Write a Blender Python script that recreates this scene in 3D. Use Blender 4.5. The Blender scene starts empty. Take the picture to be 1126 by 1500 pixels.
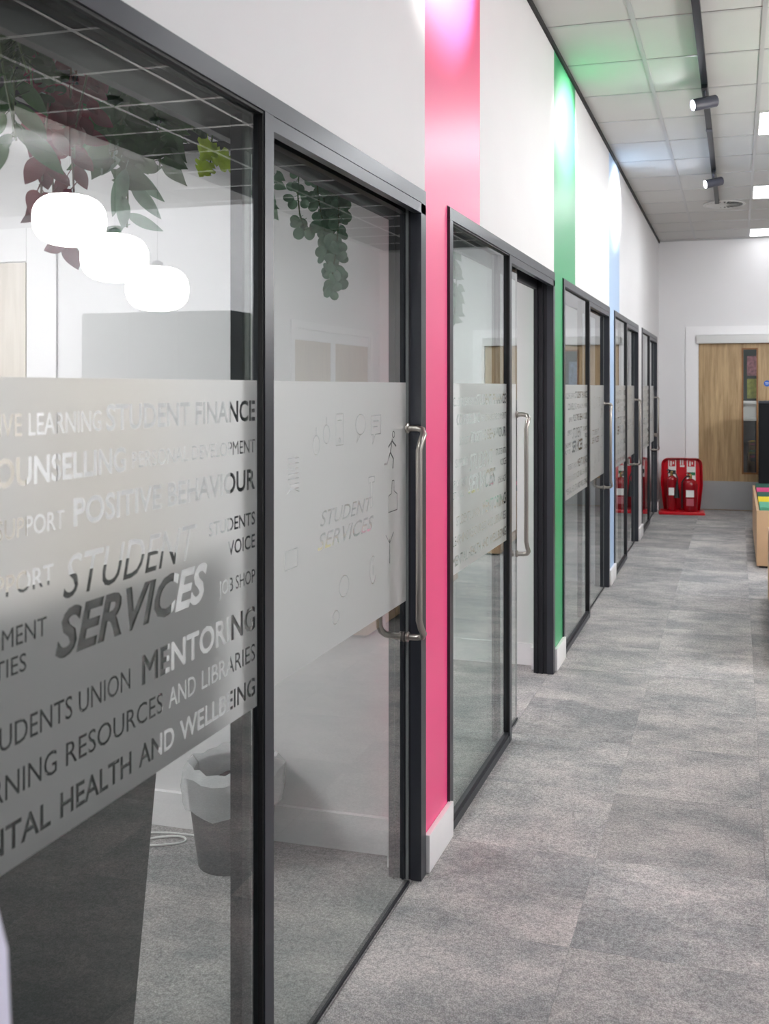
import bpy, bmesh, math, random
import numpy as np
from mathutils import Vector, Matrix
from mathutils.geometry import delaunay_2d_cdt

# ------------------------------------------------------------------ camera, world, exposure
SC = bpy.context.scene
COL = SC.collection
cam = bpy.data.cameras.new('camera')
cam.sensor_fit = 'HORIZONTAL'
cam.sensor_width = 36.0
cam.lens = 36.0 * 1415 / 1126
cam.shift_x = (563 - 695) / 1126
cam.shift_y = -(750 - 567) / 1126
cam.clip_start = 0.05
cam.dof.use_dof = True
cam.dof.focus_distance = 3.2
cam.dof.aperture_fstop = 9
camo = bpy.data.objects.new('camera', cam)
camo.location = (0, 0, 1.45)
camo.rotation_euler = (math.pi / 2, 0, math.atan(384 / 1415))
COL.objects.link(camo)
SC.camera = camo

W = bpy.data.worlds.new('world'); SC.world = W
W.use_nodes = True
W.node_tree.nodes['Background'].inputs[0].default_value = (.75, .8, .85, 1)
W.node_tree.nodes['Background'].inputs[1].default_value = .3

SC.view_settings.view_transform = 'Standard'
SC.view_settings.look = 'None'
SC.view_settings.gamma = 1
SC.view_settings.use_curve_mapping = False
SC.view_settings.exposure = 0.88
SC.cycles.max_bounces = 10
SC.cycles.diffuse_bounces = 5
SC.cycles.glossy_bounces = 5
SC.cycles.transmission_bounces = 8
SC.cycles.transparent_max_bounces = 24
SC.cycles.caustics_reflective = False
SC.cycles.caustics_refractive = True
SC.cycles.sample_clamp_indirect = 6
SC.cycles.blur_glossy = .5
SC.cycles.use_denoising = True

LED_E = 5.5        # ceiling LED panels
ROOM_E = 27.0       # panels in the meeting rooms
PEND_E = 21.0      # pendant globes
SPOT_W = 100.0      # track spots (W)

# ------------------------------------------------------------------ measured layout (metres)
WX, FX = -0.900, -0.892          # corridor face of the left wall / of the frames
ZC, ZH = 3.193, 2.035            # ceiling, head of the glazed screens
YE = 11.71                       # end wall
BAYS = [(0.867, 2.747), (2.980, 4.860), (5.108, 7.060), (7.350, 9.200), (9.550, 11.400)]
PARTY = [0.78, 2.865, 4.985, 7.205, 9.375, 11.66]
XB = -4.2                        # back of the rooms

# ------------------------------------------------------------------ materials
MATS = {}
def srgb(c):
    return tuple(((v / 255) / 12.92 if v / 255 <= .04045 else ((v / 255 + .055) / 1.055) ** 2.4) for v in c) + (1,)
def mat(name, col, rough=.5, metal=0, spec=.5, bump=0, bscale=200, emit=None, es=0, var=0, vscale=3):
    m = bpy.data.materials.new(name); m.use_nodes = True
    nt = m.node_tree; b = nt.nodes['Principled BSDF']
    c = srgb(col)
    b.inputs['Base Color'].default_value = c
    b.inputs['Roughness'].default_value = rough
    b.inputs['Metallic'].default_value = metal
    b.inputs['Specular IOR Level'].default_value = spec
    if bump or var:
        tc = nt.nodes.new('ShaderNodeTexCoord')
        if bump:
            n = nt.nodes.new('ShaderNodeTexNoise'); n.inputs['Scale'].default_value = bscale; n.inputs['Detail'].default_value = 3
            bp = nt.nodes.new('ShaderNodeBump'); bp.inputs['Strength'].default_value = bump; bp.inputs['Distance'].default_value = .002
            nt.links.new(tc.outputs['Object'], n.inputs['Vector'])
            nt.links.new(n.outputs['Fac'], bp.inputs['Height']); nt.links.new(bp.outputs['Normal'], b.inputs['Normal'])
        if var:
            n = nt.nodes.new('ShaderNodeTexNoise'); n.inputs['Scale'].default_value = vscale; n.inputs['Detail'].default_value = 4
            r = nt.nodes.new('ShaderNodeValToRGB')
            r.color_ramp.elements[0].position = .3; r.color_ramp.elements[1].position = .7
            r.color_ramp.elements[0].color = tuple(v * (1 - var) for v in c[:3]) + (1,)
            r.color_ramp.elements[1].color = tuple(min(1, v * (1 + var)) for v in c[:3]) + (1,)
            nt.links.new(tc.outputs['Object'], n.inputs['Vector'])
            nt.links.new(n.outputs['Fac'], r.inputs['Fac']); nt.links.new(r.outputs['Color'], b.inputs['Base Color'])
    if emit:
        b.inputs['Emission Color'].default_value = srgb(emit)
        b.inputs['Emission Strength'].default_value = es
    MATS[name] = m
    return m

mat('white_paint', (226, 225, 226), .6, bump=.08, bscale=350, var=.012)
mat('pink_paint', (248, 72, 136), .45, bump=.06, bscale=350, var=.01)
mat('green_paint', (48, 158, 100), .45, bump=.06, bscale=350, var=.01)
mat('blue_paint', (176, 204, 238), .45, bump=.06, bscale=350, var=.01)
mat('skirting_white', (238, 237, 238), .4, var=.01)
mat('frame_grey', (50, 53, 61), .3, metal=.3, spec=.8, bump=.05, bscale=900)
mat('frame_dark', (20, 22, 29), .5)
mat('gasket', (14, 14, 16), .6)
mat('steel', (176, 170, 164), .28, metal=1, bump=.03, bscale=600)
mat('kick_steel', (172, 174, 175), .4, metal=.55, bump=.05, bscale=80, var=.08, vscale=2)
mat('ceiling_tile', (205, 204, 202), .85, bump=.25, bscale=260, var=.02)
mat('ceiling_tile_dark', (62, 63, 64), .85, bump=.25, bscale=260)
mat('grid_white', (186, 186, 186), .35)
mat('track_black', (24, 28, 36), .4)
mat('spot_grey', (70, 72, 84), .45)
mat('led', (255, 255, 255), .5, emit=(250, 252, 255), es=LED_E)
mat('led_far', (255, 255, 255), .5, emit=(250, 252, 255), es=LED_E * 4.2)
mat('led_last', (255, 255, 255), .5, emit=(250, 252, 255), es=LED_E * .3)
mat('lobby_led', (255, 255, 255), .5, emit=(250, 252, 255), es=6)
mat('room_led', (255, 255, 255), .5, emit=(255, 250, 252), es=ROOM_E)
mat('room_led_dim', (255, 255, 255), .5, emit=(255, 250, 252), es=ROOM_E * .5)
mat('globe', (255, 255, 255), .5, emit=(255, 252, 246), es=PEND_E)
mat('lens_glow', (255, 255, 255), .5, emit=(240, 244, 255), es=30)
mat('vent_white', (214, 214, 212), .5)
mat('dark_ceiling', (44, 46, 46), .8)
mat('sofa', (38, 44, 43), .9, bump=.5, bscale=500, var=.12, vscale=40)
mat('lilac', (214, 212, 232), .75, bump=.2, bscale=500, var=.02)
mat('teal_panel', (46, 58, 57), .5, var=.03)
mat('red_plastic', (192, 6, 28), .3, var=.03)
mat('ext_red', (140, 8, 22), .25)
mat('rubber', (22, 22, 25), .5)
mat('sign_white', (228, 226, 224), .5)
mat('sign_red', (200, 28, 44), .5)
mat('sign_green', (20, 110, 70), .5)
mat('sign_blue', (26, 92, 190), .45)
mat('label_red', (176, 84, 96), .5)
mat('brass', (180, 150, 90), .35, metal=.8)
mat('birch', (204, 168, 132), .5, bump=.05, var=.05, vscale=6)
mat('birch_edge', (232, 205, 165), .5)
mat('cush_green', (32, 84, 70), .85, bump=.3, bscale=400)
mat('cush_pink', (206, 66, 122), .85, bump=.3, bscale=400)
mat('cush_yellow', (208, 186, 30), .85, bump=.3, bscale=400)
mat('cush_mint', (84, 160, 132), .85, bump=.3, bscale=400)
mat('black_unit', (16, 17, 21), .75, spec=.25)
mat('cable', (226, 228, 226), .5)
mat('bin_dark', (48, 50, 52), .5)
mat('poster_a', (150, 104, 112), .5, var=.6, vscale=25)
mat('poster_b', (136, 140, 64), .5, var=.4, vscale=20)
mat('poster_c', (120, 140, 170), .5, var=.5, vscale=25)
mat('stem', (92, 60, 52), .6)
mat('stem_green', (70, 92, 50), .6)
for nm, col in (('leaf_maroon', (96, 26, 40)), ('leaf_green', (52, 82, 46)), ('leaf_lime', (150, 172, 52)),
                ('leaf_sage', (96, 128, 104)), ('leaf_dark', (44, 62, 34))):
    m = mat(nm, col, .4, var=.35, vscale=30)
    b = m.node_tree.nodes['Principled BSDF']
    out = m.node_tree.nodes['Material Output']
    tr = m.node_tree.nodes.new('ShaderNodeBsdfTranslucent'); tr.inputs[0].default_value = srgb(tuple(min(255, int(v * 1.25)) for v in col))
    mx = m.node_tree.nodes.new('ShaderNodeMixShader'); mx.inputs[0].default_value = .3
    m.node_tree.links.new(b.outputs[0], mx.inputs[1]); m.node_tree.links.new(tr.outputs[0], mx.inputs[2])
    m.node_tree.links.new(mx.outputs[0], out.inputs[0])

def wood(name, a, b_):
    m = bpy.data.materials.new(name); m.use_nodes = True; nt = m.node_tree; p = nt.nodes['Principled BSDF']
    tc = nt.nodes.new('ShaderNodeTexCoord'); mp = nt.nodes.new('ShaderNodeMapping'); mp.inputs['Scale'].default_value = (14, 14, .8)
    n = nt.nodes.new('ShaderNodeTexNoise'); n.inputs['Scale'].default_value = 2.2; n.inputs['Detail'].default_value = 8; n.inputs['Roughness'].default_value = .65
    n.inputs['Distortion'].default_value = .6
    r = nt.nodes.new('ShaderNodeValToRGB'); r.color_ramp.elements[0].position = .3; r.color_ramp.elements[1].position = .72
    r.color_ramp.elements[0].color = srgb(a); r.color_ramp.elements[1].color = srgb(b_)
    L = nt.links.new
    L(tc.outputs['Object'], mp.inputs['Vector']); L(mp.outputs[0], n.inputs['Vector']); L(n.outputs['Fac'], r.inputs['Fac'])
    L(r.outputs[0], p.inputs['Base Color']); p.inputs['Roughness'].default_value = .5
    MATS[name] = m
wood('oak', (140, 112, 76), (196, 168, 126))
wood('oak_lip', (110, 70, 32), (146, 98, 52))
wood('pale_oak', (206, 198, 186), (222, 214, 204))
for n_ in ('pink_paint', 'green_paint', 'blue_paint'):
    p_ = MATS[n_].node_tree.nodes['Principled BSDF']; p_.inputs['Coat Weight'].default_value = .4; p_.inputs['Coat Roughness'].default_value = .32

def carpet(name, per_object):
    m = bpy.data.materials.new(name); m.use_nodes = True; nt = m.node_tree; p = nt.nodes['Principled BSDF']; L = nt.links.new
    N = nt.nodes.new
    tc = N('ShaderNodeTexCoord'); vec = tc.outputs['Object']
    rnd = None
    if per_object:
        oi = N('ShaderNodeObjectInfo'); rnd = oi.outputs['Random']
        mul = N('ShaderNodeVectorMath'); mul.operation = 'SCALE'; cmb = N('ShaderNodeCombineXYZ')
        for i in range(3): L(rnd, cmb.inputs[i])
        L(cmb.outputs[0], mul.inputs[0]); mul.inputs['Scale'].default_value = 37
        ad = N('ShaderNodeVectorMath'); ad.operation = 'ADD'; L(vec, ad.inputs[0]); L(mul.outputs[0], ad.inputs[1]); vec = ad.outputs[0]
    mp = N('ShaderNodeMapping'); mp.inputs['Scale'].default_value = (1.0, 1.7, 1); L(vec, mp.inputs['Vector'])
    big = N('ShaderNodeTexNoise'); big.inputs['Scale'].default_value = 2.1; big.inputs['Detail'].default_value = 9; big.inputs['Roughness'].default_value = .76
    L(mp.outputs[0], big.inputs['Vector'])
    mid = N('ShaderNodeTexNoise'); mid.inputs['Scale'].default_value = 95; mid.inputs['Detail'].default_value = 2
    L(vec, mid.inputs['Vector'])
    vo = N('ShaderNodeTexVoronoi'); vo.inputs['Scale'].default_value = 240; L(vec, vo.inputs['Vector'])
    r = N('ShaderNodeValToRGB'); r.color_ramp.elements[0].position = .40; r.color_ramp.elements[1].position = .62
    r.color_ramp.elements[0].color = srgb((143, 144, 145)); r.color_ramp.elements[1].color = srgb((186, 181, 179))
    L(big.outputs['Fac'], r.inputs['Fac'])
    m1 = N('ShaderNodeMapRange'); m1.inputs[1].default_value = .35; m1.inputs[2].default_value = .65; m1.inputs[3].default_value = .84; m1.inputs[4].default_value = 1.16
    L(mid.outputs['Fac'], m1.inputs[0])
    m2 = N('ShaderNodeMapRange'); m2.inputs[1].default_value = 0; m2.inputs[2].default_value = .75; m2.inputs[3].default_value = 1.22; m2.inputs[4].default_value = .66
    L(vo.outputs['Distance'], m2.inputs[0])
    mu = N('ShaderNodeMath'); mu.operation = 'MULTIPLY'; L(m1.outputs[0], mu.inputs[0]); L(m2.outputs[0], mu.inputs[1]); last = mu.outputs[0]
    if per_object:
        m3 = N('ShaderNodeMapRange'); m3.inputs[3].default_value = .84; m3.inputs[4].default_value = 1.14; L(rnd, m3.inputs[0])
        mu2 = N('ShaderNodeMath'); mu2.operation = 'MULTIPLY'; L(last, mu2.inputs[0]); L(m3.outputs[0], mu2.inputs[1]); last = mu2.outputs[0]
    sc = N('ShaderNodeVectorMath'); sc.operation = 'SCALE'; L(r.outputs[0], sc.inputs[0]); L(last, sc.inputs['Scale'])
    L(sc.outputs[0], p.inputs['Base Color'])
    bp = N('ShaderNodeBump'); bp.inputs['Strength'].default_value = .6; bp.inputs['Distance'].default_value = .002
    L(vo.outputs['Distance'], bp.inputs['Height']); L(bp.outputs[0], p.inputs['Normal'])
    p.inputs['Roughness'].default_value = .95; p.inputs['Specular IOR Level'].default_value = .15
    MATS[name] = m
carpet('carpet_tile', True); carpet('carpet', False)

def glass(name, tint, tint2):
    m = bpy.data.materials.new(name); m.use_nodes = True; nt = m.node_tree; L = nt.links.new; N = nt.nodes.new
    nt.nodes.remove(nt.nodes['Principled BSDF']); out = nt.nodes['Material Output']
    fr = N('ShaderNodeFresnel'); fr.inputs[0].default_value = 1.52
    # two surfaces of one pane: R2 = 2R/(1+R), put on the outer face only
    a = N('ShaderNodeMath'); a.operation = 'MULTIPLY'; a.inputs[1].default_value = 2; L(fr.outputs[0], a.inputs[0])
    b = N('ShaderNodeMath'); b.operation = 'ADD'; b.inputs[1].default_value = 1; L(fr.outputs[0], b.inputs[0])
    c = N('ShaderNodeMath'); c.operation = 'DIVIDE'; L(a.outputs[0], c.inputs[0]); L(b.outputs[0], c.inputs[1])
    ge = N('ShaderNodeNewGeometry'); iv = N('ShaderNodeMath'); iv.operation = 'SUBTRACT'; iv.inputs[0].default_value = 1; L(ge.outputs['Backfacing'], iv.inputs[1])
    d = N('ShaderNodeMath'); d.operation = 'MULTIPLY'; L(c.outputs[0], d.inputs[0]); L(iv.outputs[0], d.inputs[1])
    gl = N('ShaderNodeBsdfGlossy'); gl.inputs['Roughness'].default_value = 0.0; gl.inputs['Color'].default_value = (.97, .98, .98, 1)
    tr = N('ShaderNodeBsdfTransparent')
    lw = N('ShaderNodeLayerWeight'); lw.inputs[0].default_value = .5
    mc = N('ShaderNodeMix'); mc.data_type = 'RGBA'; mc.inputs['A'].default_value = tint + (1,); mc.inputs['B'].default_value = tint2 + (1,)
    L(lw.outputs['Facing'], mc.inputs['Factor']); L(mc.outputs['Result'], tr.inputs[0])
    mx = N('ShaderNodeMixShader'); L(d.outputs[0], mx.inputs[0]); L(tr.outputs[0], mx.inputs[1]); L(gl.outputs[0], mx.inputs[2])
    L(mx.outputs[0], out.inputs[0]); MATS[name] = m
glass('pane_glass', (.965, .98, .972), (.88, .93, .91))

def film():
    m = bpy.data.materials.new('frosted_film'); m.use_nodes = True; nt = m.node_tree; L = nt.links.new; N = nt.nodes.new
    nt.nodes.remove(nt.nodes['Principled BSDF']); out = nt.nodes['Material Output']
    rf = N('ShaderNodeBsdfRefraction'); rf.inputs['Roughness'].default_value = .5; rf.inputs['IOR'].default_value = 1.25; rf.inputs['Color'].default_value = (.82, .83, .82, 1)
    tl = N('ShaderNodeBsdfTranslucent'); tl.inputs[0].default_value = (.7, .71, .7, 1)
    df = N('ShaderNodeBsdfDiffuse'); df.inputs[0].default_value = (.74, .75, .74, 1)
    gl = N('ShaderNodeBsdfGlossy'); gl.inputs['Roughness'].default_value = .38
    a = N('ShaderNodeMixShader'); a.inputs[0].default_value = .22; L(rf.outputs[0], a.inputs[1]); L(tl.outputs[0], a.inputs[2])
    b = N('ShaderNodeMixShader'); b.inputs[0].default_value = .15; L(a.outputs[0], b.inputs[1]); L(df.outputs[0], b.inputs[2])
    fr = N('ShaderNodeFresnel'); fr.inputs[0].default_value = 1.35
    c = N('ShaderNodeMixShader'); L(fr.outputs[0], c.inputs[0]); L(b.outputs[0], c.inputs[1]); L(gl.outputs[0], c.inputs[2])
    L(c.outputs[0], out.inputs[0]); MATS['frosted_film'] = m
film()
def liner():
    m = bpy.data.materials.new('liner'); m.use_nodes = True; nt = m.node_tree
    p = nt.nodes['Principled BSDF']; p.inputs['Base Color'].default_value = (.75, .77, .78, 1); p.inputs['Roughness'].default_value = .25
    out = nt.nodes['Material Output']; tr = nt.nodes.new('ShaderNodeBsdfTransparent'); mx = nt.nodes.new('ShaderNodeMixShader'); mx.inputs[0].default_value = .5
    nt.links.new(tr.outputs[0], mx.inputs[1]); nt.links.new(p.outputs[0], mx.inputs[2]); nt.links.new(mx.outputs[0], out.inputs[0]); MATS['liner'] = m
liner()

# ------------------------------------------------------------------ helpers
def bx(bm, x0, x1, y0, y1, z0, z1):
    vs = [bm.verts.new((x, y, z)) for x in (x0, x1) for y in (y0, y1) for z in (z0, z1)]
    for f in ((0, 1, 3, 2), (4, 6, 7, 5), (0, 4, 5, 1), (2, 3, 7, 6), (0, 2, 6, 4), (1, 5, 7, 3)):
        bm.faces.new([vs[i] for i in f])
    return vs
def tube(bm, pts, r, n=10, cap=True):
    pts = [Vector(p) for p in pts]; rings = []
    prev = None
    for i, p in enumerate(pts):
        t = (pts[min(i + 1, len(pts) - 1)] - pts[max(i - 1, 0)]).normalized()
        if prev is None:
            u = t.orthogonal().normalized()
        else:
            u = (prev - t * prev.dot(t))
            u = u.normalized() if u.length > 1e-6 else t.orthogonal().normalized()
        prev = u; v = t.cross(u)
        rr = r[i] if isinstance(r, (list, tuple)) else r
        rings.append([bm.verts.new(p + (u * math.cos(2 * math.pi * k / n) + v * math.sin(2 * math.pi * k / n)) * rr) for k in range(n)])
    for a, b in zip(rings, rings[1:]):
        for k in range(n):
            bm.faces.new((a[k], a[(k + 1) % n], b[(k + 1) % n], b[k]))
    if cap:
        bm.faces.new(rings[0][::-1]); bm.faces.new(rings[-1])
def lathe(bm, prof, c=(0, 0, 0), n=24, axis='Z', cap=True):
    rings = []
    for r, h in prof:
        ring = []
        for k in range(n):
            a = 2 * math.pi * k / n
            p = {'Z': (r * math.cos(a), r * math.sin(a), h), 'X': (h, r * math.cos(a), r * math.sin(a)), 'Y': (r * math.cos(a), h, r * math.sin(a))}[axis]
            ring.append(bm.verts.new((c[0] + p[0], c[1] + p[1], c[2] + p[2])))
        rings.append(ring)
    for a, b in zip(rings, rings[1:]):
        for k in range(n):
            bm.faces.new((a[k], a[(k + 1) % n], b[(k + 1) % n], b[k]))
    if cap:
        bm.faces.new(rings[0][::-1]); bm.faces.new(rings[-1])
def smooth(me, ang=40):
    for p in me.polygons: p.use_smooth = True
    me.set_sharp_from_angle(angle=math.radians(ang))
def obj(name, bm, m, parent=None, loc=None, sm=False, bevel=0, label=None):
    bmesh.ops.recalc_face_normals(bm, faces=bm.faces)
    if bevel:
        bmesh.ops.bevel(bm, geom=[e for e in bm.edges], offset=bevel, segments=2, profile=.6, affect='EDGES', clamp_overlap=True)
    me = bpy.data.meshes.new(name); bm.to_mesh(me); bm.free()
    me.materials.append(MATS[m] if isinstance(m, str) else m)
    if sm or bevel: smooth(me)
    o = bpy.data.objects.new(name, me); COL.objects.link(o)
    if loc: o.location = loc
    if parent: o.parent = parent
    if label: o['label'] = label
    return o
def box(name, m, x0, x1, y0, y1, z0, z1, parent=None, bevel=0, label=None):
    """box whose origin is its base centre (parent coordinates)"""
    cx, cy = (x0 + x1) / 2, (y0 + y1) / 2
    bm = bmesh.new(); bx(bm, x0 - cx, x1 - cx, y0 - cy, y1 - cy, 0, z1 - z0)
    return obj(name, bm, m, parent, (cx, cy, z0), bevel=bevel, label=label)
def thing(name, label, cat, loc=(0, 0, 0), rz=0, group=None):
    o = bpy.data.objects.new(name, None); COL.objects.link(o); o.empty_display_size = .1
    o.location = loc; o.rotation_euler = (0, 0, rz); o['label'] = label; o['category'] = cat
    if group: o['group'] = group
    return o
def tag(o, label, cat, group=None):
    o['label'] = label; o['category'] = cat
    if group: o['group'] = group
    return o
def struct(o):
    o['kind'] = 'structure'; return o
def inst(src, name, parent, loc, rot=None, scale=None, label=None):
    o = src.copy(); COL.objects.link(o); o.name = name; o.parent = parent; o.location = loc
    if rot: o.rotation_euler = rot
    if scale: o.scale = scale
    if label: o['label'] = label
    return o

# ------------------------------------------------------------------ floor
XR, YB, YR, XR2 = 2.6, -3.0, 8.3, 6.5      # corridor wall, back wall, return wall, far right wall
fl = bmesh.new(); bx(fl, XB - .2, XR2 + .2, YB - .2, YE + 2.2, -.12, -.006)
floor = struct(obj('floor', fl, 'carpet'))
rest = bmesh.new()
TX, TY, TS, TSY = -.918, .027, .5, .49
tiles_x = [(TX + i * TS, TX + (i + 1) * TS) for i in range(4)]
x_end = tiles_x[-1][1]
bx(rest, x_end + .002, XR2, YB, YE, -.006, 0); bx(rest, XB, TX - .001, YB, YE, -.006, 0)
bx(rest, TX, x_end, YB, TY - .002, -.006, 0)
obj('carpet_field', rest, 'carpet', floor)
src = None
j = 0
while TY + j * TSY < YE:
    y0 = TY + j * TSY; y1 = min(y0 + TSY, YE)
    for i, (x0, x1) in enumerate(tiles_x):
        if src is None or y1 - y0 < TSY - .01:
            bm = bmesh.new(); g = .0004
            vs = bx(bm, g, x1 - x0 - g, g, y1 - y0 - g, -.006, 0)
            t = obj('carpet_tile', bm, 'carpet_tile', floor, (x0, y0, 0))
            src = src or t
        else:
            inst(src, 'carpet_tile', floor, (x0, y0, 0))
    j += 1

# ------------------------------------------------------------------ ceiling
cb = bmesh.new(); bx(cb, XB - .2, XR2 + .2, YB - .2, YE + 2.2, ZC + .03, ZC + .12)
ceiling = struct(obj('ceiling', cb, 'ceiling_tile'))
CX0, CTX, CY0, CTY = -1.075, .6, 4.63, .5845
led_cells = [(2, k) for k in (-9, -5, -1, 3, 7, 11)] + [(6, k) for k in (-9, -7, -5, -3)] + [(8, k) for k in (-9, -7, -5, -3)] + [(10, k) for k in (-9, -7, -5, -3, -1, 2, 4)]  # columns right of the first one: unseen panels added as fill light
tsrc = {}
kmin = -13
for i in range(13):
    x0, x1 = CX0 + i * CTX, CX0 + (i + 1) * CTX
    x0c = max(x0, WX)
    for k in range(kmin, 13):
        y0 = CY0 + k * CTY; y1 = y0 + CTY
        y1c = min(y1, YE); y0c = max(y0, YB)
        if y0c >= YE - .02 or (x0 >= XR and y0 > YR) or x0 > XR2: continue
        if k < -8 or (x0 > XR - .1 and k < -5): continue
        if (i, k) in led_cells: continue
        g = .009
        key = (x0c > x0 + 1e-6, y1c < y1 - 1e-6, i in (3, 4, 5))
        if key not in tsrc:
            bm = bmesh.new()
            vs = bx(bm, g, x1 - x0c - g, g, y1c - y0c - g, 0, .02)
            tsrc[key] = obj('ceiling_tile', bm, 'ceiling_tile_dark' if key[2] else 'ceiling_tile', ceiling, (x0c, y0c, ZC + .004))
        else:
            inst(tsrc[key], 'ceiling_tile', ceiling, (x0c, y0c, ZC + .004))
# plain area behind the camera
bm = bmesh.new(); bx(bm, WX, XR2, YB, CY0 - 8 * CTY - .012, ZC + .003, ZC + .02); bx(bm, XR + .12, XR2, CY0 - 8 * CTY, CY0 - 5 * CTY - .012, ZC + .003, ZC + .02)
obj('ceiling_field', bm, 'ceiling_tile', ceiling)
for i in range(1, 13):
    x = CX0 + i * CTX
    y_top = YE if x < XR else YR
    bm = bmesh.new(); bx(bm, -.011, .011, 0, y_top - (CY0 - 8 * CTY), 0, .02); obj('grid_bar', bm, 'grid_white', ceiling, (x, CY0 - 8 * CTY, ZC))
for k in range(-8, 13):
    y = CY0 + k * CTY
    if y > YE: continue
    xr = XR2 if y < YR else XR
    bm = bmesh.new(); bx(bm, WX, xr, -.011, .011, 0, .019); obj('grid_bar', bm, 'grid_white', ceiling, (0, y, ZC + .0005))
# LED panels
names = {(2, 3): 'nearest square LED light visible at the right edge of the ceiling',
         (2, 7): 'square LED ceiling light in the middle of the row at the right edge',
         (2, 11): 'square LED ceiling light closest to the wooden doors at the end'}
for i, k in led_cells:
    x0, y0 = CX0 + i * CTX, CY0 + k * CTY
    lab = names.get((i, k), 'unseen square LED ceiling light, added out of frame over the open area')
    t = thing('ceiling_light', lab, 'ceiling light', (x0 + CTX / 2, y0 + CTY / 2, ZC), group='square LED ceiling panels')
    bm = bmesh.new(); h, g = CTX / 2 - .02, CTY / 2 - .02
    bx(bm, -h, h, -g, g, .001, .006); obj('diffuser', bm, {(2, 3): 'led_far', (2, 7): 'led_far', (2, 11): 'led_last'}.get((i, k), 'led'), t)
    bm = bmesh.new()
    bx(bm, -h - .009, -h, -g - .009, g + .009, -.002, .016); bx(bm, h, h + .009, -g - .009, g + .009, -.002, .016)
    bx(bm, -h, h, -g - .009, -g, -.002, .016); bx(bm, -h, h, g, g + .009, -.002, .016)
    obj('trim_frame', bm, 'vent_white', t)
# round vent
t = thing('ceiling_vent', 'round white swirl air vent set in the ceiling beside the track end', 'vent', (-.115, 9.5, ZC))
bm = bmesh.new(); lathe(bm, [(.20, 0), (.20, -.008), (.185, -.012), (.17, -.006)], n=40, cap=False); obj('rim', bm, 'vent_white', t, sm=True)
bm = bmesh.new(); lathe(bm, [(.185, -.001), (.185, -.003)], n=32); obj('backing', bm, 'frame_dark', t)
bm = bmesh.new(); lathe(bm, [(.035, -.003), (.035, -.012)], n=20); obj('hub', bm, 'vent_white', t)
bm0 = bmesh.new()
vs = bx(bm0, .036, .17, -.009, .011, -.010, -.008)
for v in bm0.verts: v.co.z += v.co.y * .35
vane0 = obj('vane', bm0, 'vent_white', t)
for q in range(1, 22): inst(vane0, 'vane', t, (0, 0, 0), (0, 0, 2 * math.pi * q / 22))

# ------------------------------------------------------------------ left wall with painted bands
wl = bmesh.new()
def wseg(bm, y0, y1, z0, z1): bx(bm, WX - .10, WX, y0, y1, z0, z1)
bands = [('pink_paint', 2.747, 2.980, 3.39, 'pink'), ('green_paint', 4.860, 5.108, 5.53, 'green'), ('blue_paint', 7.060, 7.350, 7.70, 'blue')]
prev = YB
for m_, a, b_, c_, n_ in bands:
    wseg(wl, prev, a, ZH, ZC); prev = c_
wseg(wl, prev, YE, ZH, ZC)
wseg(wl, YB, BAYS[0][0], 0, ZH); wseg(wl, 9.200, 9.550, 0, ZH); wseg(wl, 11.400, YE, 0, ZH)
wall_left = struct(obj('wall_left', wl, 'white_paint'))
for m_, a, b_, c_, n_ in bands:
    bm = bmesh.new(); wseg(bm, a, b_, 0, ZH); wseg(bm, a, c_, ZH, ZC)
    obj('painted_band', bm, m_, wall_left, label='%s painted band from floor to ceiling' % n_)
# black shadow trim under the ceiling
struct(box('trim_1', 'gasket', WX, WX + .012, YB, YE, ZC - .026, ZC - .001))
struct(box('trim_2', 'grid_white', WX + .02, XR, YE - .012, YE - .001, ZC - .012, ZC - .001))
# skirtings
piers = [(2.745, 2.992, 'baseboard_left_pink'), (4.858, 5.120, 'baseboard_left_green'), (7.058, 7.362, 'baseboard_left_blue'), (9.198, 9.562, 'baseboard_left_white'), (11.398, YE - .02, 'baseboard_left_end')]
for a, b_, n_ in piers:
    o = struct(box(n_.rsplit('_', 1)[0], 'skirting_white', WX + .0005, WX + .018, a - .004, b_, .0015, .114, bevel=.002))

# ------------------------------------------------------------------ rooms behind the glass
wr = bmesh.new(); bx(wr, XB - .1, XB, YB, YE, 0, 2.6); struct(obj('wall_back', wr, 'white_paint'))
for n_, y in enumerate(PARTY):
    bm = bmesh.new(); bx(bm, XB, WX - .1005, y - .04, y + .04, 0, 2.6)
    struct(obj('wall_partition', bm, 'white_paint'))
    if n_ > 0:
        struct(box('baseboard_partition', 'skirting_white', XB + (1.97 if n_ == 1 else 0), WX - .118, y - .056, y - .0405, .0015, .114))
        struct(box('baseboard_pier', 'skirting_white', WX - .118, WX - .1015, BAYS[n_ - 1][1] - .004, y - .0405, .0015, .114))
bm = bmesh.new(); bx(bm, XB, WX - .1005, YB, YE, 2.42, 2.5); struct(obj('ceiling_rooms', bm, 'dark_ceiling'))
for n_ in range(5):
    yc = (PARTY[n_] + PARTY[n_ + 1]) / 2
    yc = 1.45 if n_ == 0 else yc
    for xx in ((-2.75,) if n_ == 0 else (-2.4,)):
        t = thing('room_light', 'square LED light inside the ' + ('nearest glazed room', 'second glazed room, between the pink and green pillars', 'third glazed room', 'fourth glazed room, after the blue pillar', 'furthest glazed room')[n_], 'ceiling light', (xx, yc, 2.42), group='LED lights inside the glazed rooms')
        bm = bmesh.new(); bx(bm, -.28, .28, -.28, .28, -.007, -.002); obj('diffuser', bm, 'room_led' if n_ < 2 else 'room_led_dim', t)
        bm = bmesh.new(); bx(bm, -.3, .3, -.3, .3, -.0018, -.0002); obj('trim_frame', bm, 'vent_white', t)
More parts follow.
